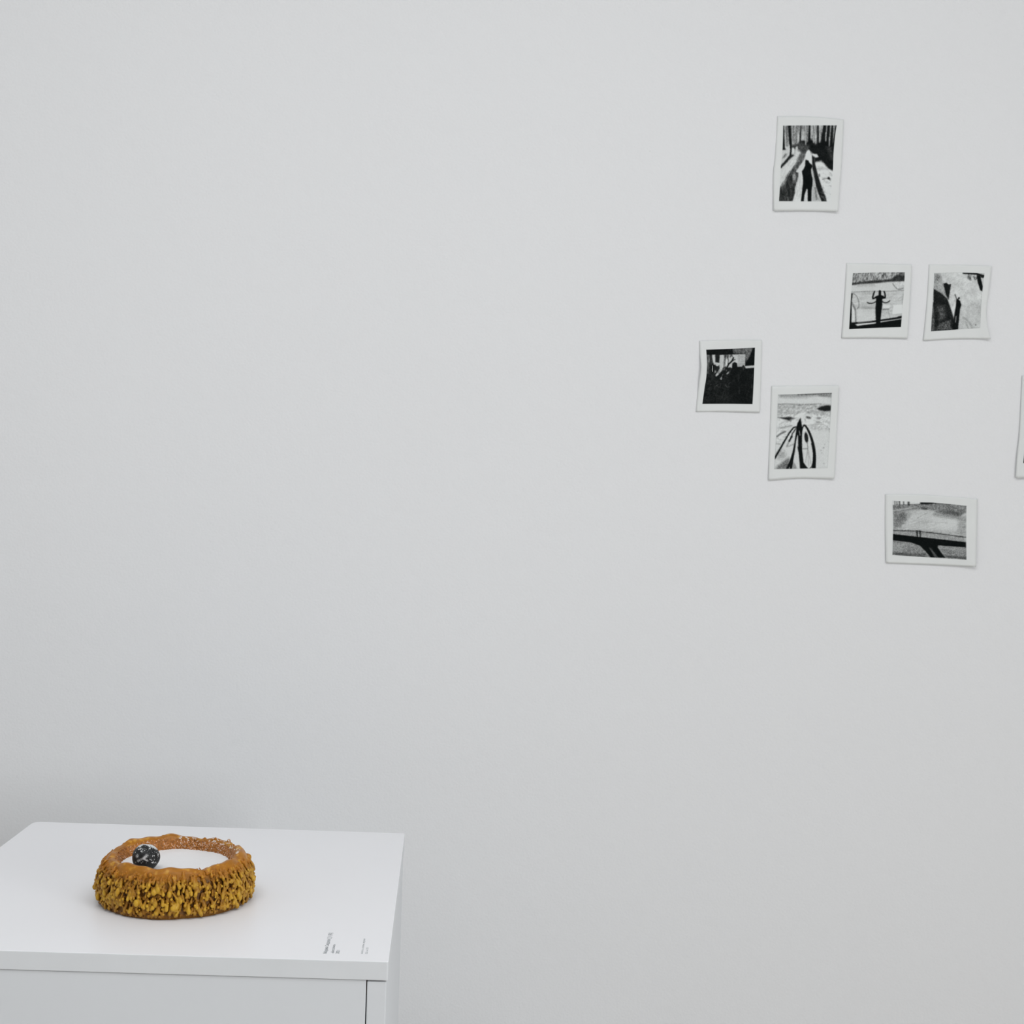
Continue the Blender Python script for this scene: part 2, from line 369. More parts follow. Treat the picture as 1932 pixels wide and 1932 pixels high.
# dark dusted ball lying in the powder
def ball():
    m = bpy.data.materials.new('black_dusted'); m.use_nodes = True; nt = m.node_tree; N = nt.nodes; L = nt.links
    b = N['Principled BSDF']; b.inputs['Roughness'].default_value = .5; b.inputs['Specular IOR Level'].default_value = .35
    a = N.new('ShaderNodeAttribute'); a.attribute_name = 'tone'; L.new(a.outputs['Color'], b.inputs['Base Color'])
    tc = N.new('ShaderNodeTexCoord'); nz = N.new('ShaderNodeTexNoise'); nz.inputs['Scale'].default_value = 900
    L.new(tc.outputs['Object'], nz.inputs['Vector']); bp = N.new('ShaderNodeBump'); bp.inputs['Strength'].default_value = .3; bp.inputs['Distance'].default_value = .0004
    L.new(nz.outputs['Fac'], bp.inputs['Height']); L.new(bp.outputs['Normal'], b.inputs['Normal'])
    Vb, Tb = ico(7)
    N0 = Vb.copy()
    n = vnoise(N0*10+40, 5., 11)-.5
    r = 1+.10*n
    for d, wd, dp in (((.78, -.6, .05), .17, .10), ((.1, -.95, .35), .22, .05), ((-.5, -.8, .1), .2, .03)):
        d = np.array(d)/np.linalg.norm(d); dist = np.linalg.norm(N0-d, axis=1); r -= dp*np.exp(-(dist/wd)**2)
    Rb = 25.2*SC
    VV = N0*r[:, None]*Rb*np.array([1.0, 1.0, .99])
    f1 = vnoise(N0*10+70, .9, 21); f2 = vnoise(N0*10+90, .35, 22); f3 = vnoise(N0*10+20, 2.6, 23)
    dust = f1*.45+f2*.25+f3*.30
    d1 = np.array((.78, -.6, .05)); d1 /= np.linalg.norm(d1); dd = np.linalg.norm(N0-d1, axis=1)
    thr = .68-.16*np.clip(N0[:, 2]-.35, 0, 1)*1.4-.12*np.exp(-((dd-.28)/.13)**2)+.2*np.clip(-.1-N0[:, 2], 0, 1)
    back = np.clip((N0[:, 2]-.45)/.4, 0, 1)*np.clip((N0[:, 1]+.35)/.5, 0, 1)
    thr -= .35*back
    def streak(p0, p1, wd):     # powder-filled crease
        p0 = np.array(p0, float); p1 = np.array(p1, float); t = np.clip(((N0-p0)@(p1-p0))/((p1-p0)@(p1-p0)), 0, 1)
        return np.exp(-(np.linalg.norm(N0-(p0+t[:, None]*(p1-p0)), axis=1)/wd)**2)
    s = streak((-.42, -.9, -.05), (.05, -.95, .22), .07)+streak((.05, -.95, .22), (.22, -.9, .38), .09)+streak((-.5, -.78, .28), (-.48, -.8, .32), .10)+streak((.05, -.98, .12), (.3, -.95, .0), .05)
    t = np.clip((dust-thr)/.06, 0, 1); t = np.maximum(t, np.clip(s*1.2-.9*(f2 < .35), 0, 1)*.85)
    cc = mix(np.tile(lin([22, 24, 25]), (len(N0), 1)), lin([214, 216, 216]), t*.9)
    me = fast_mesh('dark_ball', VV, Tb); set_col(me, np.clip(cc, 0, 1))
    o = link('dark_ball', me, None, m, True)
    zc = TOPZ+(FZ+23.6)*SC
    p = on_z(275.5, 1617.5, zc); o.location = p
    tag(o, 'small black ball dusted with white powder lying in the crusted bowl', 'ball')
    return o
ball()

# ------------------------------------------------------------------ paper sheets with printed drawings
def sd_poly(X, Y, pts):
    d = np.full(X.shape, 1e9); s = np.ones(X.shape)
    n = len(pts); j = n-1
    for i in range(n):
        ex, ey = pts[j][0]-pts[i][0], pts[j][1]-pts[i][1]; wx, wy = X-pts[i][0], Y-pts[i][1]
        t = np.clip((wx*ex+wy*ey)/(ex*ex+ey*ey+1e-9), 0, 1); bx, by = wx-ex*t, wy-ey*t; d = np.minimum(d, bx*bx+by*by)
        c1 = Y >= pts[i][1]; c2 = Y < pts[j][1]; c3 = ex*wy > ey*wx
        fl = (c1 & c2 & c3) | (~c1 & ~c2 & ~c3); s = np.where(fl, -s, s); j = i
    return s*np.sqrt(d)
def sd_line(X, Y, pts):
    d = np.full(X.shape, 1e9)
    for (ax, ay), (bx, by) in zip(pts[:-1], pts[1:]):
        ex, ey = bx-ax, by-ay; t = np.clip(((X-ax)*ex+(Y-ay)*ey)/(ex*ex+ey*ey+1e-9), 0, 1)
        d = np.minimum(d, np.hypot(X-ax-ex*t, Y-ay-ey*t))
    return d
def spl(pts, n=8):
    """Catmull-Rom through the points"""
    p = [pts[0]]+list(pts)+[pts[-1]]; out = []
    for i in range(1, len(p)-2):
        a, b, c_, d = map(np.array, (p[i-1], p[i], p[i+1], p[i+2]))
        for k in range(n):
            t = k/n; out.append(tuple(.5*((2*b)+(-a+c_)*t+(2*a-5*b+4*c_-d)*t*t+(-a+3*b-3*c_+d)*t**3)))
    out.append(tuple(pts[-1])); return out
class Ink:
    def __init__(s, X, Y, base=.80): s.X, s.Y = X, Y; s.L = np.full(X.shape, base)
    def _n(s, sx, sy, seed, rot=0):
        c_, s_ = math.cos(rot), math.sin(rot); U = s.X*c_+s.Y*s_; W_ = -s.X*s_+s.Y*c_
        P = np.stack([U/sx+50, W_/sy+50, np.full(U.shape, seed*3.7)], -1)
        return .65*vnoise(P, 1., seed)+.35*vnoise(P*2.1, 1., seed+50)
    def mixin(s, m, val): s.L = s.L*(1-m)+val*m
    def poly(s, pts, val, blur=12, op=1, tex=None):
        m = np.clip(.5-sd_poly(s.X, s.Y, pts)/blur, 0, 1)*op
        if tex: m = m*np.clip(1-tex[3]*(s._n(*tex[:3], *(tex[4:] or ()))-.25)*2, 0, 1)
        s.mixin(m, val)
    def line(s, pts, w_, val=.04, blur=10, op=1, w2=None, smooth=False):
        if smooth: pts = spl(pts)
        if w2 is None: d = sd_line(s.X, s.Y, pts)-w_/2
        else:
            n = len(pts)-1; d = np.full(s.X.shape, 1e9)
            for i in range(n):
                (ax, ay), (bx, by) = pts[i], pts[i+1]; ex, ey = bx-ax, by-ay
                t = np.clip(((s.X-ax)*ex+(s.Y-ay)*ey)/(ex*ex+ey*ey+1e-9), 0, 1); ww = w_+(w2-w_)*(i+t)/n
                d = np.minimum(d, np.hypot(s.X-ax-ex*t, s.Y-ay-ey*t)-ww/2)
        s.mixin(np.clip(.5-d/blur, 0, 1)*op, val)
    def ell(s, cx, cy, rx, ry, val, blur=.3, op=1, rot=0):
        c_, s_ = math.cos(rot), math.sin(rot); U = ((s.X-cx)*c_+(s.Y-cy)*s_)/rx; W_ = (-(s.X-cx)*s_+(s.Y-cy)*c_)/ry
        s.mixin(np.clip((1-np.hypot(U, W_))/blur+.5, 0, 1)*op, val)
    def grain(s, sx, sy, seed, amp, pts=None, rot=0, blur=30):
        m = 1 if pts is None else np.clip(.5-sd_poly(s.X, s.Y, pts)/blur, 0, 1)
        s.L = s.L + (s._n(sx, sy, seed, rot)-.5)*2*amp*m
    def fringe(s, x0, x1, y0, y1, n, seed, w_=26, op=.9, val=.06, down=True):
        g = random.Random(seed)
        for k in range(n):
            x = g.uniform(x0, x1); y = g.uniform(y0, y1); l = g.uniform(.3, 1)*(y1-y0)
            s.line([(x, y), (x+g.uniform(-15, 15), y+(l if down else -l))], w_*g.uniform(.3, 1), val, 14, op*g.uniform(.3, 1))

def draw_forest(I):
    I.L[:] = .74
    top = [(240, 240), (1260, 240), (1230, 640), (240, 640)]
    I.poly(top, .55, 40); I.grain(22, 240, 3, .30, top); I.grain(9, 60, 4, .12, top)
    # dark distance and right bank
    I.poly([(560, 560), (640, 520), (700, 560), (780, 500), (850, 600), (930, 560), (1000, 520), (1100, 560), (1230, 600), (1190, 1090), (1100, 1060), (1020, 960), (960, 900), (840, 930), (820, 790), (700, 680), (620, 700), (560, 640)], .07, 40)
    I.poly([(400, 620), (600, 560), (760, 640), (680, 800), (600, 740), (480, 690), (470, 760), (430, 700)], .22, 50)
    I.poly([(1050, 640), (1215, 600), (1190, 900), (1120, 880)], .24, 60, .7, (18, 40, 6, .5))
    for x0, x1, wa, wb_, yb in ((265, 270, 24, 60, 700), (380, 402, 52, 44, 640), (590, 575, 20, 22, 560), (748, 745, 30, 44, 580), (900, 905, 26, 46, 640), (1025, 985, 50, 100, 640), (1100, 1070, 40, 70, 600), (1165, 1140, 34, 60, 620), (1235, 1190, 26, 60, 720)):
        I.line([(x0, 255), (x1, yb)], wa, .05, 16, .95, w2=wb_)
    for x, op in ((330, .4), (455, .55), (500, .5), (650, .45), (700, .35), (820, .45), (960, .3)):
        I.line([(x, 260), (x+4, 560)], 20, .2, 22, op)
    for x, y in ((540, 520), (640, 480), (680, 560), (825, 520), (1045, 500), (1110, 590), (930, 520)):
        I.line([(x, y-110), (x-3, y+40)], 18, .72, 18, .8)
    # left light bank with curved trunk root
    I.poly([(245, 700), (330, 690), (390, 600), (410, 700), (390, 800), (330, 880), (235, 950)], .72, 22)
    I.poly([(250, 860), (300, 770), (335, 780), (300, 840)], .3, 30, .8)
    I.line([(260, 690), (300, 690)], 30, .08, 20)
    I.line([(395, 560), (410, 700), (400, 800), (330, 900), (230, 1010)], 30, .07, 18, w2=36)
    I.poly([(225, 1035), (400, 860), (470, 800), (430, 780), (330, 880), (225, 990)], .1, 30)
    I.ell(450, 720, 26, 60, .76, .5); I.ell(515, 680, 22, 40, .7, .5)
    I.poly([(230, 1100), (400, 930), (560, 740), (590, 760), (500, 900), (430, 1040), (350, 1180), (250, 1330), (200, 1390), (210, 1080)], .75, 20)
    I.grain(12, 60, 8, .10, [(230, 1100), (560, 740), (500, 900), (350, 1180), (200, 1390)], .6)
    I.poly([(590, 720), (670, 700), (680, 800), (600, 960), (540, 1060), (480, 1120), (430, 1080), (520, 920), (560, 820)], .2, 30, .95, (20, 60, 9, .35))
    # left shadow
    I.poly([(440, 1040), (545, 1110), (540, 1200), (510, 1300), (480, 1400), (485, 1500), (430, 1650), (180, 1655), (200, 1400), (290, 1330), (340, 1200)], .09, 26, 1, (28, 60, 12, .22))
    I.ell(470, 1200, 32, 90, .58, .9, .8); I.ell(352, 1590, 16, 38, .35, .8, .6)
    I.poly([(560, 1000), (660, 880), (665, 960), (640, 1040), (615, 1100), (600, 1300), (590, 1650), (440, 1650), (490, 1480), (540, 1250), (560, 1130), (500, 1100)], .76, 18)
    I.grain(9, 120, 13, .16, [(520, 1150), (620, 1100), (600, 1650), (440, 1650)], .1)
    # path of light
    I.poly([(690, 740), (730, 700), (760, 730), (755, 790), (790, 810), (800, 960), (740, 930), (720, 890), (680, 880), (675, 790)], .84, 16)
    I.poly([(790, 770), (880, 780), (915, 830), (860, 845), (810, 810)], .78, 14)
    # right light slope
    I.poly([(840, 940), (900, 930), (1000, 950), (1060, 1030), (1180, 1100), (1150, 1650), (1060, 1650), (930, 1300), (870, 1100)], .80, 22)
    I.poly([(870, 1030), (980, 1010), (1050, 1050), (940, 1060)], .55, 50, .6)
    I.grain(60, 14, 15, .10, [(840, 940), (1060, 1000), (1150, 1100), (1140, 1650), (950, 1350)], -.3)
    I.line([(985, 1240), (1060, 1222), (1090, 1230), (1130, 1262)], 12, .15, 12, .9); I.poly([(1060, 1215), (1100, 1195), (1140, 1240), (1090, 1240)], .08, 12)
    I.line([(1110, 1110), (1160, 1170)], 10, .4, 14, .6); I.ell(925, 1165, 14, 30, .35, .6, .8)
    # long leaning shadow right of the figure
    I.poly([(790, 800), (830, 830), (850, 960), (900, 1160), (960, 1350), (1040, 1560), (1060, 1650), (970, 1650), (900, 1480), (860, 1350), (830, 1200), (800, 1050)], .09, 20)
    I.poly([(790, 1050), (820, 1100), (860, 1380), (920, 1560), (960, 1650), (800, 1650), (800, 1350)], .62, 26, .9, (14, 80, 17, .25))
    I.line([(850, 1400), (875, 1600)], 26, .25, 24, .7)
    gg = random.Random(12)
    for k in range(34):
        t = gg.random(); x, y = 600-340*t+gg.uniform(-30, 60), 780+560*t
        I.line([(x, y), (x-60, y+110)], gg.uniform(6, 16), gg.uniform(.15, .4), 16, gg.uniform(.3, .8))
    for k in range(30):
        t = gg.random(); x, y = 880+240*gg.random(), 960+640*t
        I.line([(x, y), (x+gg.uniform(20, 70), y+gg.uniform(-8, 50))], gg.uniform(5, 12), gg.uniform(.4, .6), 14, .6)
    # figure
    I.poly([(680, 880), (730, 900), (745, 940), (790, 975), (800, 1010), (775, 1050), (780, 1130), (805, 1240), (800, 1350), (785, 1420), (780, 1650), (715, 1650), (712, 1420), (695, 1410), (655, 1530), (640, 1650), (590, 1650), (610, 1450), (630, 1300), (625, 1180), (608, 1100), (640, 1050), (668, 990), (670, 900)], .03, 12)
    I.grain(12, 12, 18, .05)

def draw_shelves(I):
    I.L[:] = .74
    hed = [(150, 140), (830, 140), (830, 250), (600, 270), (400, 290), (150, 310)]
    I.poly(hed, .50, 14); I.grain(9, 26, 21, .42, hed, .2, 10)
    I.poly([(150, 285), (400, 255), (650, 240), (720, 180), (830, 200), (820, 260), (600, 270), (400, 290), (150, 310)], .10, 22, .85)
    I.poly([(740, 150), (825, 150), (825, 240), (760, 230)], .15, 20, .6)
    I.grain(12, 12, 24, .14, [(670, 240), (830, 230), (830, 380), (700, 350)], 0, 16)
    I.line([(675, 290), (700, 330), (740, 360), (800, 345)], 9, .25, 12, .8, smooth=True)
    I.poly([(240, 300), (440, 285), (460, 320), (240, 330)], .6, 26, .7)
    I.line([(160, 395), (400, 385), (640, 385), (810, 370)], 10, .35, 12, .7)
    I.poly([(160, 400), (810, 385), (790, 700), (150, 760)], .70, 14)
    I.grain(50, 10, 26, .08, [(160, 400), (810, 385), (790, 700), (150, 760)])
    I.poly([(310, 560), (440, 560), (430, 650), (320, 640)], .52, 60, .6)
    I.line([(240, 585), (640, 590)], 9, .48, 12, .6); I.line([(600, 565), (640, 700)], 8, .45, 12, .5); I.line([(540, 605), (620, 600)], 14, .3, 14, .7)
    I.line([(310, 410), (440, 400)], 16, .58, 20, .6)
    I.poly([(680, 555), (800, 545), (790, 650), (670, 660)], .86, 10); I.poly([(550, 550), (635, 550), (635, 590), (550, 590)], .80, 12)
    I.line([(800, 400), (790, 680)], 7, .4, 9, .6)
    I.line([(170, 410), (210, 420), (250, 480), (262, 560), (240, 600)], 6, .2, 8, .8, smooth=True)
    I.line([(175, 520), (215, 600), (222, 780)], 16, .3, 14, .85)
    I.poly([(158, 405), (185, 410), (172, 520), (172, 700), (170, 760), (240, 800), (460, 770), (790, 720), (775, 822), (138, 848)], .05, 9)
    I.poly([(178, 560), (210, 620), (215, 740), (176, 742)], .78, 9)
    I.line([(170, 775), (460, 748), (790, 700)], 22, .05, 8)
    I.line([(240, 798), (460, 770)], 12, .8, 7, .9); I.line([(530, 752), (610, 742)], 9, .75, 7, .8); I.line([(250, 762), (420, 745)], 7, .75, 7, .7)
    I.poly([(240, 600), (440, 600), (450, 735), (240, 752)], .76, 12, .7)
    I.poly([(700, 715), (735, 690), (790, 680), (790, 712)], .07, 8)
    # figure with raised and spread arms
    I.poly([(505, 385), (530, 385), (530, 430), (560, 440), (580, 465), (545, 480), (545, 540), (535, 620), (525, 720), (520, 775), (470, 775), (465, 700), (462, 600), (468, 500), (470, 470), (440, 475), (470, 440), (505, 430)], .04, 8)
    for p in ([(515, 385), (515, 440)],): I.line(p, 28, .04, 7)
    I.line([(470, 455), (430, 472), (438, 420), (450, 388)], 17, .04, 7, smooth=True)
    I.line([(550, 455), (578, 462), (578, 420), (568, 388)], 17, .04, 7, smooth=True)
    I.line([(470, 508), (430, 528), (390, 530), (362, 520)], 11, .05, 7, smooth=True)
    I.line([(540, 505), (570, 522), (605, 520), (636, 500)], 11, .05, 7, smooth=True)

def draw_rock(I):
    I.L[:] = .74
    I.grain(50, 50, 31, .09); I.grain(12, 12, 32, .08)
    I.poly([(1480, 560), (1780, 520), (1780, 860), (1460, 860)], .62, 60, .6, (30, 30, 33, .5))
    I.line([(1530, 700), (1600, 760), (1640, 830)], 12, .4, 20, .6, smooth=True); I.line([(1560, 760), (1590, 840)], 14, .45, 20, .6)
    I.poly([(1160, 150), (1250, 160), (1290, 300), (1340, 470), (1160, 350)], .50, 22, .9, (12, 20, 34, .4))
    I.ell(1215, 220, 26, 36, .35, .9, .7)
    I.poly([(1285, 290), (1325, 278), (1345, 300), (1380, 298), (1350, 490), (1320, 430)], .08, 10, 1)
    I.poly([(1165, 350), (1250, 400), (1335, 470), (1380, 600), (1410, 700), (1440, 860), (1135, 870), (1145, 700), (1165, 500)], .10, 14)
    I.poly([(1215, 560), (1300, 570), (1310, 700), (1240, 740)], .42, 60, .7, (14, 14, 36, .5))
    I.poly([(1140, 640), (1170, 560), (1185, 850), (1140, 860)], .38, 20, .8, (9, 14, 37, .6))
    I.poly([(1200, 850), (1240, 780), (1320, 745), (1380, 735), (1370, 800), (1400, 850)], .42, 22, .85, (10, 10, 38, .8))
    I.grain(9, 14, 39, .09, [(1135, 350), (1400, 500), (1440, 860), (1135, 870)])
    # figure, arm up
    I.poly([(1445, 480), (1462, 475), (1490, 500), (1505, 550), (1492, 590), (1480, 700), (1465, 850), (1400, 850), (1415, 700), (1438, 560)], .05, 8)
    I.ell(1476, 468, 12, 13, .05, .3); I.line([(1428, 420), (1440, 455), (1452, 490)], 8, .1, 7)
    I.poly([(1435, 690), (1448, 680), (1438, 770), (1428, 760)], .6, 8, .7)
    # branch
    I.line([(1530, 165), (1610, 168), (1690, 172), (1780, 200)], 16, .06, 9, w2=26); I.fringe(1590, 1700, 170, 215, 14, 5, 12, .9)
    I.poly([(1690, 185), (1735, 195), (1768, 330), (1762, 385), (1735, 370), (1705, 280)], .05, 9)
    I.poly([(1735, 180), (1785, 190), (1775, 225), (1740, 215)], .1, 10)
    I.ell(1680, 792, 8, 10, .35, .4, .8)
    for pts in ([(1170, 152), (1790, 158)], [(1750, 420), (1738, 830)], [(1480, 845), (1740, 830)]): I.line(pts, 5, .45, 8, .5)

def draw_plants(I):
    I.L[:] = .085
    I.grain(30, 30, 41, .05); I.grain(10, 10, 42, .05)
    I.poly([(385, 470), (540, 470), (540, 620), (480, 760), (440, 900), (395, 900)], .40, 40, .9, (24, 60, 43, .6))
    I.poly([(520, 470), (600, 470), (600, 640), (690, 660), (700, 480), (1285, 455), (1275, 700), (1240, 740), (1110, 750), (1010, 800), (940, 760), (860, 780), (760, 820), (640, 960), (620, 1000), (600, 940), (680, 830), (690, 760), (560, 700)], .68, 18)
    I.poly([(1100, 480), (1285, 460), (1270, 740), (1100, 740)], .60, 16, .9)
    I.line([(1092, 480), (1098, 700)], 14, .78, 12, .7)
    I.poly([(595, 470), (690, 470), (680, 650), (610, 640)], .10, 18)
    I.line([(500, 470), (490, 720)], 40, .10, 26, .9)
    I.line([(820, 500), (800, 760)], 40, .32, 20, .8); I.line([(560, 500), (560, 640)], 28, .75, 18, .8)
    I.poly([(470, 700), (600, 700), (660, 800), (640, 850), (590, 940), (560, 1000), (430, 1000)], .09, 28)
    I.poly([(575, 840), (610, 820), (620, 870), (575, 900)], .55, 14, .8)
    I.poly([(640, 740), (690, 710), (700, 800), (650, 810)], .1, 12, .9)
    I.poly([(690, 980), (740, 920), (790, 870), (800, 890), (750, 960), (740, 1050), (700, 1020)], .68, 12)
    I.poly([(850, 900), (910, 850), (920, 880), (860, 935)], .62, 10)
    I.line([(620, 990), (720, 930), (860, 780), (900, 690), (985, 610), (1010, 545)], 34, .06, 10)
    I.line([(985, 610), (1045, 585)], 18, .06, 10); I.line([(600, 1000), (700, 1000), (760, 900)], 40, .07, 20)
    I.poly([(760, 780), (830, 740), (870, 760), (960, 770), (980, 860), (940, 980), (860, 960), (800, 960), (760, 900)], .09, 20, .92)
    I.poly([(850, 900), (905, 852), (918, 880), (862, 930)], .62, 9); I.ell(800, 800, 18, 30, .40, .8, .7); I.ell(850, 835, 12, 18, .45, .8, .6)
    I.line([(885, 530), (895, 600), (890, 700)], 13, .12, 8); I.line([(860, 560), (850, 700)], 22, .82, 12, .7)
    I.poly([(985, 670), (1040, 640), (1095, 670), (1100, 750), (1200, 760), (1230, 700), (1270, 740), (1290, 790), (1500, 790), (1480, 1610), (900, 1610), (930, 900), (975, 800)], .065, 12)
    I.poly([(1270, 730), (1500, 715), (1498, 770), (1290, 785)], .68, 9)
    I.poly([(385, 355), (990, 325), (1030, 440), (700, 470), (385, 470)], .06, 10)
    I.poly([(990, 335), (1460, 318), (1430, 420), (1380, 520), (1300, 640), (1280, 460), (1100, 450), (1010, 440)], .42, 20, .95, (10, 10, 47, .5))
    I.poly([(1460, 310), (1520, 310), (1500, 715), (1280, 710), (1380, 520)], .05, 10)
    I.line([(1010, 445), (1280, 450)], 22, .18, 18, .8)
    I.fringe(800, 980, 430, 520, 22, 8, 20, 1, .07); I.grain(12, 14, 48, .14, [(800, 350), (990, 330), (980, 510), (820, 510)])
    for p in ([(600, 1190), (660, 1155)], [(820, 1160), (885, 1220)], [(480, 1170), (500, 1150)], [(740, 860), (790, 800)]): I.line(p, 9, .42, 10, .7)
    g = random.Random(4)
    for k in range(46):
        x, y = g.uniform(430, 960), g.uniform(820, 1300); a = g.uniform(-1.2, 1.2)+math.pi/2*(k % 2)
        I.line([(x, y), (x+60*math.cos(a), y-60*math.sin(a))], g.uniform(8, 22), g.uniform(.14, .24), 16, .7, w2=4)
    for k in range(26):
        x, y = g.uniform(980, 1470), g.uniform(820, 1560); I.line([(x, y), (x+g.uniform(-20, 20), y+g.uniform(40, 120))], 20, g.uniform(.10, .17), 26, .6)
    I.ell(1240, 780, 26, 40, .22, 1, .6); I.poly([(640, 1380), (1000, 1380), (950, 1500), (620, 1480)], .16, 90, .5, (20, 20, 49, .5))

def draw_bicycle(I):
    I.L[:] = .76
    I.poly([(265, 225), (1255, 195), (1240, 290), (1000, 260), (700, 290), (300, 290)], .48, 46, .75)
    I.line([(640, 235), (900, 222), (1240, 212)], 18, .15, 30, .8); I.line([(1020, 255), (1240, 262)], 16, .3, 36, .7); I.line([(400, 300), (800, 300)], 16, .62, 40, .6)
    mid = [(260, 410), (1240, 405), (1220, 880), (1080, 890), (860, 910), (240, 1100)]
    I.poly([(260, 405), (600, 400), (1240, 410), (1230, 640), (700, 560), (260, 640)], .54, 30, .85, (30, 12, 52, .7))
    I.grain(34, 12, 53, .20, mid, -.35); I.grain(12, 12, 54, .10, mid)
    I.line([(265, 412), (450, 405), (660, 425), (1050, 405)], 12, .25, 16, .6)
    I.poly([(980, 490), (1050, 455), (1150, 430), (1235, 440), (1230, 530), (1120, 540), (1020, 520)], .09, 24)
    I.poly([(265, 650), (400, 650), (480, 640), (585, 670), (520, 700), (510, 740), (440, 700), (340, 675)], .10, 22, .95)
    I.line([(310, 850), (520, 800)], 14, .35, 22, .8); I.line([(255, 1000), (330, 940), (400, 910)], 22, .18, 26, .85); I.line([(560, 620), (680, 560)], 12, .4, 20, .6)
    I.line([(430, 1190), (560, 1140)], 14, .35, 22, .7); I.line([(235, 1130), (310, 1140)], 16, .4, 24, .7)
    I.ell(825, 655, 50, 20, .18, .6, .85, .2); I.ell(1015, 665, 40, 22, .35, .8, .7); I.ell(1000, 740, 46, 18, .35, .9, .6); I.ell(825, 565, 36, 12, .4, .8, .6)
    I.poly([(850, 770), (1215, 860), (1220, 905), (1080, 890), (870, 890)], .58, 40, .7, (14, 14, 56, .7))
    I.line([(860, 780), (1100, 775), (1215, 865), (1218, 910)], 9, .3, 14, .5)
    I.ell(330, 1330, 90, 90, .52, .9, .7); I.grain(20, 20, 57, .12, [(230, 1240), (430, 1240), (420, 1420), (220, 1420)])
    I.ell(690, 620, 60, 60, .80, .8, .8); I.ell(540, 740, 60, 60, .78, .9, .7)
    # lower-left shadow
    I.poly([(215, 1600), (250, 1540), (400, 1430), (470, 1380), (480, 1500), (440, 1600)], .26, 50, .95, (9, 40, 58, .4, .9))
    I.poly([(540, 1450), (600, 1540), (610, 1600), (530, 1600)], .42, 36, .8)
    # bicycle frame shadow
    I.line([(600, 825), (550, 840), (480, 930), (390, 1080), (300, 1240), (205, 1400)], 22, .05, 9, w2=34)
    I.line([(590, 860), (530, 950), (480, 1090)], 18, .07, 10); I.line([(520, 1000), (470, 1085)], 36, .06, 14, w2=20); I.line([(460, 1110), (435, 1170)], 22, .35, 20, .7)
    I.poly([(605, 860), (640, 900), (600, 1080), (575, 1280), (545, 1450), (525, 1600), (410, 1600), (480, 1450), (530, 1300), (570, 1100), (590, 960)], .05, 9)
    I.line([(470, 1600), (480, 1560)], 12, .7, 8, .8)
    I.poly([(680, 655), (690, 720), (710, 830), (705, 1000), (710, 1250), (735, 1480), (830, 1600), (670, 1600), (665, 1500), (645, 1300), (625, 1200), (635, 1000), (600, 860), (620, 770), (660, 690)], .04, 9)
    I.line([(655, 900), (672, 980)], 12, .7, 8, .9); I.poly([(630, 980), (640, 1200), (610, 1140), (615, 1010)], .76, 10, .9)
    I.line(spl([(700, 1000), (708, 880), (745, 795), (800, 850), (860, 980), (910, 1150), (935, 1350), (925, 1600)]), 14, .05, 8, w2=60)
    I.line(spl([(730, 1480), (790, 1570), (850, 1585), (900, 1500), (912, 1300), (880, 1130)]), 16, .05, 10)
    I.poly([(880, 1600), (905, 1480), (945, 1500), (945, 1600)], .05, 8)
    I.ell(785, 1020, 34, 95, .10, .25, 1, -.12); I.line([(800, 1100), (815, 1220), (720, 1225)], 12, .25, 12, .8)
    for p in ([(815, 1220), (870, 1500)], [(810, 1230), (770, 1480)], [(812, 1240), (830, 1540)]): I.line(p, 14, .5, 16, .6)
    I.line([(700, 1130), (705, 1170)], 20, .3, 14, .6)
    for x, y, r in ((1055, 1255, 13), (1100, 1205, 16), (1065, 1300, 10), (1105, 1490, 14), (1120, 1145, 10)): I.ell(x, y, r, r*.7, .45, .7, .7)
    for p in ([(265, 232), (250, 600), (225, 1200), (200, 1600)], [(195, 1600), (700, 1590), (1175, 1580)], [(1250, 200), (1225, 700), (1195, 1300), (1175, 1580)], [(265, 232), (1255, 198)]): I.line(p, 5, .25, 9, .6)

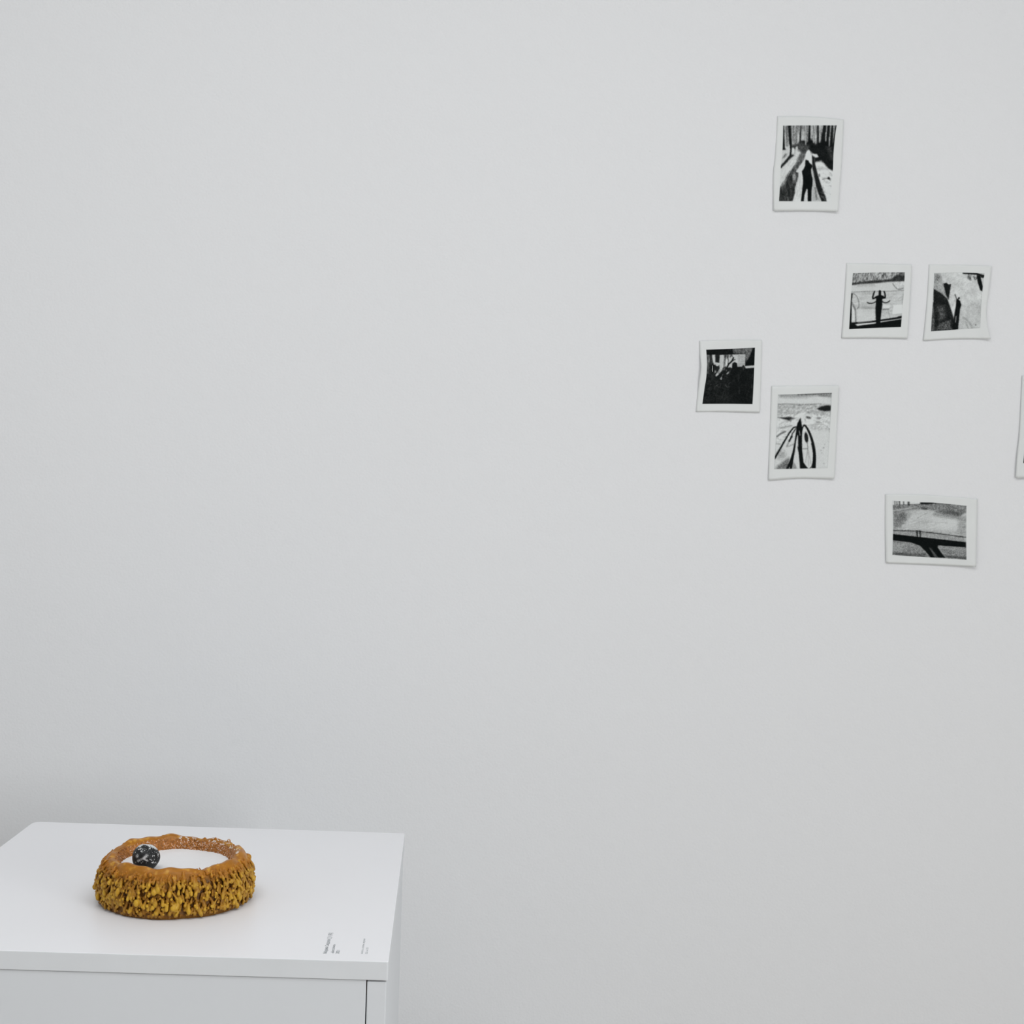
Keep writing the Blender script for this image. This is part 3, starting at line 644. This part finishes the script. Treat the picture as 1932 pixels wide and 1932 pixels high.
def draw_bridge(I):
    I.L[:] = .68
    I.grain(90, 9, 61, .10, None, -.25)
    I.poly([(160, 220), (560, 180), (760, 190), (1170, 240), (1160, 330), (1060, 380), (800, 330), (640, 290), (400, 300), (160, 340)], .34, 34, .9, (16, 12, 62, .35))
    I.poly([(180, 300), (340, 320), (350, 430), (280, 520), (180, 540)], .42, 50, .85, (12, 12, 63, .5))
    I.ell(300, 400, 50, 60, .25, 1, .6); I.ell(640, 380, 130, 60, .70, 1, .6); I.ell(900, 480, 200, 90, .76, 1, .7); I.poly([(165, 330), (420, 320), (300, 540), (165, 560)], .38, 80, .5); I.line([(380, 600), (1100, 610)], 50, .5, 60, .5); I.line([(740, 355), (1140, 420)], 40, .40, 50, .7)
    I.poly([(750, 320), (900, 300), (1120, 340), (1060, 385), (850, 350)], .26, 40, .8)
    I.poly([(540, 195), (720, 195), (760, 210), (620, 225), (540, 220)], .06, 16)
    I.line([(570, 280), (630, 285)], 26, .2, 20, .8)
    I.poly([(165, 170), (540, 190), (540, 215), (165, 232)], .78, 8)
    for x, w_ in ((200, 10), (228, 12), (262, 18), (318, 10), (384, 24)): I.line([(x, 180), (x+2, 228)], w_, .12, 8, .9)
    I.line([(165, 312), (400, 275), (480, 255)], 12, .7, 10, .8)
    I.line([(300, 520), (420, 440), (620, 340)], 22, .78, 30, .5); I.line([(500, 410), (640, 335)], 6, .3, 9, .6)
    I.poly([(1060, 400), (1160, 430), (1155, 640), (1050, 600)], .46, 60, .7, (14, 18, 65, .5))
    I.line([(520, 455), (900, 470)], 10, .56, 20, .5)
    # railing
    I.poly([(165, 570), (500, 585), (500, 650), (165, 625)], .46, 12, .8, (8, 20, 66, .4))
    I.poly([(540, 590), (1150, 665), (1150, 725), (540, 660)], .56, 12, .7)
    I.line([(165, 572), (500, 582), (800, 618), (1150, 665)], 14, .16, 10, .85)
    for k in range(26):
        x = 560+k*22.5; yt = np.interp(x, [500, 1150], [585, 665]); I.line([(x, yt), (x, yt+58)], 6, .25, 8, .55)
    # underside
    I.poly([(165, 700), (470, 740), (620, 800), (720, 945), (165, 905)], .40, 20, .95, (60, 8, 68, .4)); I.ell(250, 790, 90, 40, .60, 1, .6)
    I.line([(170, 880), (600, 900)], 26, .18, 26, .7); I.line([(220, 905), (600, 925)], 14, .15, 16, .7)
    I.poly([(770, 780), (1160, 800), (1165, 965), (880, 940), (820, 850)], .36, 20, .95, (60, 8, 69, .4)); I.line([(820, 810), (1150, 835)], 20, .58, 24, .6); I.line([(900, 925), (1160, 950)], 26, .14, 26, .7)
    # deck and pier
    I.poly([(165, 620), (480, 655), (800, 690), (1155, 730), (1155, 800), (780, 775), (775, 800), (820, 865), (880, 940), (680, 935), (610, 850), (540, 780), (420, 735), (165, 705)], .035, 9)
    I.poly([(655, 800), (690, 815), (780, 935), (735, 935), (700, 870)], .34, 14, .8)
    for x in (500, 538):
        I.line([(x, 590), (x+3, 665)], 18, .05, 8); I.ell(x, 580, 8, 9, .05, .3)
    I.line([(482, 605), (500, 600)], 9, .06, 7)
    for p in ([(165, 170), (162, 905)], [(1165, 240), (1165, 968)], [(165, 905), (650, 935), (1165, 970)]): I.line(p, 5, .3, 9, .6)

def draw_blank(I):
    I.L[:] = .5; I.grain(60, 20, 71, .3); I.poly([(60, 1400), (700, 1300), (700, 1570), (60, 1570)], .12, 60); I.line([(80, 260), (84, 1560)], 6, .3, 10, .7)

def resample(pts, t):
    p = np.array(pts, float); s = np.r_[0, np.cumsum(np.linalg.norm(np.diff(p, axis=0), axis=1))]; s /= s[-1]
    if len(p) > 2:
        q = np.array(spl(pts, 10)); s2 = np.r_[0, np.cumsum(np.linalg.norm(np.diff(q, axis=0), axis=1))]; s2 /= s2[-1]; p, s = q, s2
    return np.stack([np.interp(t, s, p[:, 0]), np.interp(t, s, p[:, 1])], -1)
def coons(top, right, bottom, left, nu, nv_):
    """top: TL->TR, bottom: BL->BR, left: TL->BL, right: TR->BR"""
    u = np.linspace(0, 1, nu); v_ = np.linspace(0, 1, nv_)
    Tt, B, Lf, Rt = resample(top, u), resample(bottom, u), resample(left, v_), resample(right, v_)
    U = u[None, :, None]; Vv = v_[:, None, None]
    return (1-Vv)*Tt[None]+Vv*B[None]+(1-U)*Lf[:, None]+U*Rt[:, None]-((1-U)*(1-Vv)*Tt[0]+U*(1-Vv)*Tt[-1]+(1-U)*Vv*B[0]+U*Vv*B[-1])
M_paper = mat('thin_cotton_paper', tuple(lin([227, 230, 229])), .75, .2, bump=[(500, .12, .0003)], var=(25, .012))
M_print = mat('printed_drawing', (.5, .5, .5), .8, .08, attr='tone', bump=[(500, .1, .0003)])
PW = lin([227, 231, 230]); PK = lin([3, 9, 9])

def sheet(label, origin, scale, top, right, bottom, left, ptop, pright, pbottom, pleft, draw, lift, curl, seed):
    lift *= .6
    """outlines are in enlarged-crop pixels; curl(u, v) gives extra distance off the wall in metres"""
    ox, oy = origin
    def grid_quads(nu, nv_):
        i, j = np.meshgrid(np.arange(nv_-1), np.arange(nu-1), indexing='ij'); a = i*nu+j
        return np.stack([a, a+nu, a+nu+1, a+1], -1).reshape(-1, 4)
    allp = np.array(top+right+bottom+left); lo, hi = allp.min(0), allp.max(0)
    def world(G, extra=0):
        u = (G[..., 0]-lo[0])/(hi[0]-lo[0]); v_ = (G[..., 1]-lo[1])/(hi[1]-lo[1])
        p = on_y(ox+G[..., 0]/scale, oy+G[..., 1]/scale, DEP)
        k = .0003+.0012*np.clip(u, 0, 1)**3+lift*v_**2+curl(u, v_)+.0004*(1+np.sin(6*u+seed)*np.cos(5*v_+2*seed))+extra
        p = p.copy(); d = ray(ox+G[..., 0]/scale, oy+G[..., 1]/scale); p -= d/d[..., 1:2]*k[..., None]
        return p
    G = coons(top, right, bottom, left, 30, 36); Wd = world(G)
    cen = Wd.reshape(-1, 3).mean(0); cen[1] = DEP
    rt = empty('paper_print', cen); tag(rt, label, 'picture', 'small prints on thin paper pinned to the wall')
    me_ = fast_mesh('paper_sheet', Wd.reshape(-1, 3)-cen, grid_quads(30, 36)); o = link('paper_sheet', me_, rt, M_paper, True)
    so = o.modifiers.new('thickness', 'SOLIDIFY'); so.thickness = .00012; so.offset = -1
    nu, nv_ = 190, 230
    Gp = coons(ptop, pright, pbottom, pleft, nu, nv_)
    I = Ink(Gp[..., 0], Gp[..., 1]); draw(I)
    for _ in range(5):                      # soft, charcoal-like edges
        Lp = np.pad(I.L, 1, 'edge'); I.L = (Lp[:-2, 1:-1]+Lp[2:, 1:-1]+Lp[1:-1, :-2]+Lp[1:-1, 2:]+2*Lp[1:-1, 1:-1])/6
    px = scale/9.66; mid = np.clip(1-np.abs(I.L-.42)/.42, .25, 1)
    I.L = I.L+(I._n(13*px, 17*px, 90+seed, .3)-.5)*.34*mid+(I._n(6*px, 6*px, 95+seed)-.5)*.16*mid+(I._n(60*px, 60*px, 99+seed)-.5)*.10*mid
    # slightly ragged printed edge
    uu = np.linspace(0, 1, nu)[None, :]; vv = np.linspace(0, 1, nv_)[:, None]
    e = np.minimum(np.minimum(uu, 1-uu)*nu, np.minimum(vv, 1-vv)*nv_)
    Lm = np.clip(I.L, .0, .84)/.80; fade = np.clip(e/2.2, 0, 1); Lm = Lm*fade+1*(1-fade)
    rgb = PK+(PW-PK)*(np.clip(Lm, 0, 1)[..., None]**2.0)
    mp = fast_mesh('print', world(Gp, .00012).reshape(-1, 3)-cen, grid_quads(nu, nv_)); set_col(mp, rgb.reshape(-1, 3))
    link('printed_image', mp, rt, M_print, True)

sheet('upright print of a dark figure before bare tree trunks, highest on the wall', (1450, 210), 9.66,
      [(160, 88), (760, 92), (1372, 150)], [(1372, 150), (1340, 800), (1300, 1350), (1262, 1825)], [(92, 1815), (650, 1812), (1262, 1825)], [(160, 88), (120, 800), (85, 1180), (92, 1815)],
      [(262, 255), (700, 250), (1247, 250)], [(1247, 250), (1215, 480), (1190, 760), (1178, 1080), (1150, 1400), (1130, 1650)], [(183, 1645), (650, 1648), (1130, 1650)], [(262, 255), (250, 690), (215, 1040), (200, 1400), (183, 1645)],
      draw_forest, .0012, lambda u, v: .0020*np.clip(u-.75, 0, 1)*4*(.4+.6*v)+.0016*np.clip(v-.85, 0, 1)*6, 1)
sheet('nearly square print of a many-armed figure below a hedge, left of a pair', (1580, 490), 6.44,
      [(108, 42), (500, 48), (905, 60)], [(905, 60), (880, 500), (852, 957)], [(50, 955), (450, 950), (852, 957)], [(108, 42), (85, 500), (50, 955)],
      [(186, 160), (500, 152), (822, 150)], [(822, 150), (812, 380), (792, 600), (775, 822)], [(138, 848), (450, 832), (775, 822)], [(186, 160), (165, 400), (138, 848)],
      draw_shelves, .0020, lambda u, v: .0020*np.clip(u-.85, 0, 1)*6, 2)
sheet('print of a lone figure with raised arm beside dark rocks, right of a pair', (1580, 490), 6.44,
      [(1110, 58), (1500, 62), (1876, 75)], [(1876, 75), (1848, 330), (1812, 600), (1822, 780), (1862, 962)], [(1040, 985), (1450, 962), (1862, 962)], [(1110, 58), (1095, 400), (1062, 800), (1040, 985)],
      [(1172, 158), (1500, 152), (1792, 160)], [(1792, 160), (1768, 360), (1750, 560), (1738, 832)], [(1133, 875), (1450, 852), (1738, 832)], [(1172, 158), (1164, 350), (1145, 650), (1133, 875)],
      draw_rock, .0016, lambda u, v: .0030*np.clip(u-.8, 0, 1)*5*(.3+v*.7), 3)
sheet('dark print of plants before a pale window, leftmost sheet, wavy left edge', (1300, 630), 12.07,
      [(235, 155), (950, 135), (1662, 138)], [(1662, 138), (1640, 900), (1610, 1790)], [(155, 1775), (850, 1772), (1610, 1790)], [(235, 155), (252, 500), (274, 770), (245, 1000), (212, 1230), (155, 1775)],
      [(385, 355), (900, 335), (1507, 308)], [(1507, 308), (1490, 800), (1468, 1300), (1450, 1605)], [(297, 1600), (850, 1598), (1450, 1605)], [(385, 355), (402, 650), (390, 960), (350, 1220), (297, 1600)],
      draw_plants, .0010, lambda u, v: .0050*np.clip(.25-u, 0, 1)*4*np.exp(-((v-.42)/.2)**2), 4)
sheet('upright print of a long bicycle shadow on pale ground, below the dark plant print', (1440, 720), 9.66,
      [(150, 78), (760, 72), (1382, 70)], [(1382, 70), (1345, 800), (1305, 1600), (1288, 1775)], [(92, 1802), (650, 1765), (1288, 1775)], [(150, 78), (120, 900), (92, 1802)],
      [(265, 232), (760, 215), (1257, 198)], [(1257, 198), (1225, 800), (1195, 1300), (1175, 1582)], [(193, 1602), (700, 1592), (1175, 1582)], [(265, 232), (240, 800), (193, 1602)],
      draw_bicycle, .0018, lambda u, v: .0018*np.clip(u-.85, 0, 1)*6, 5)
sheet('wide landscape print of two people on a dark bridge, lowest on the wall', (1660, 920), 7.10,
      [(70, 88), (600, 95), (1312, 150)], [(1312, 150), (1300, 600), (1290, 1060)], [(82, 1010), (650, 1030), (1290, 1060)], [(70, 88), (70, 500), (82, 1010)],
      [(165, 170), (520, 192), (760, 200), (1166, 240)], [(1166, 240), (1163, 600), (1166, 970)], [(163, 905), (650, 938), (1166, 970)], [(165, 170), (172, 500), (163, 905)],
      draw_bridge, .0026, lambda u, v: .0030*np.clip(u-.8, 0, 1)*5*v, 6)
sheet('sheet mostly cut off by the right edge of the photo', (1880, 680), 8.05,
      [(392, 230), (1400, 235)], [(1400, 235), (1310, 1790)], [(295, 1790), (800, 1782), (1310, 1790)], [(392, 230), (376, 560), (350, 1100), (310, 1500), (295, 1790)],
      [(500, 420), (1290, 430)], [(1290, 430), (1210, 1570)], [(402, 1565), (1210, 1570)], [(500, 420), (470, 900), (402, 1565)],
      lambda I: (I.L.fill(.5), I.grain(90, 30, 71, .3), I.poly([(380, 1400), (1300, 1300), (1300, 1580), (380, 1580)], .12, 60)), .0015, lambda u, v: .002*np.clip(.2-u, 0, 1)*5, 7)
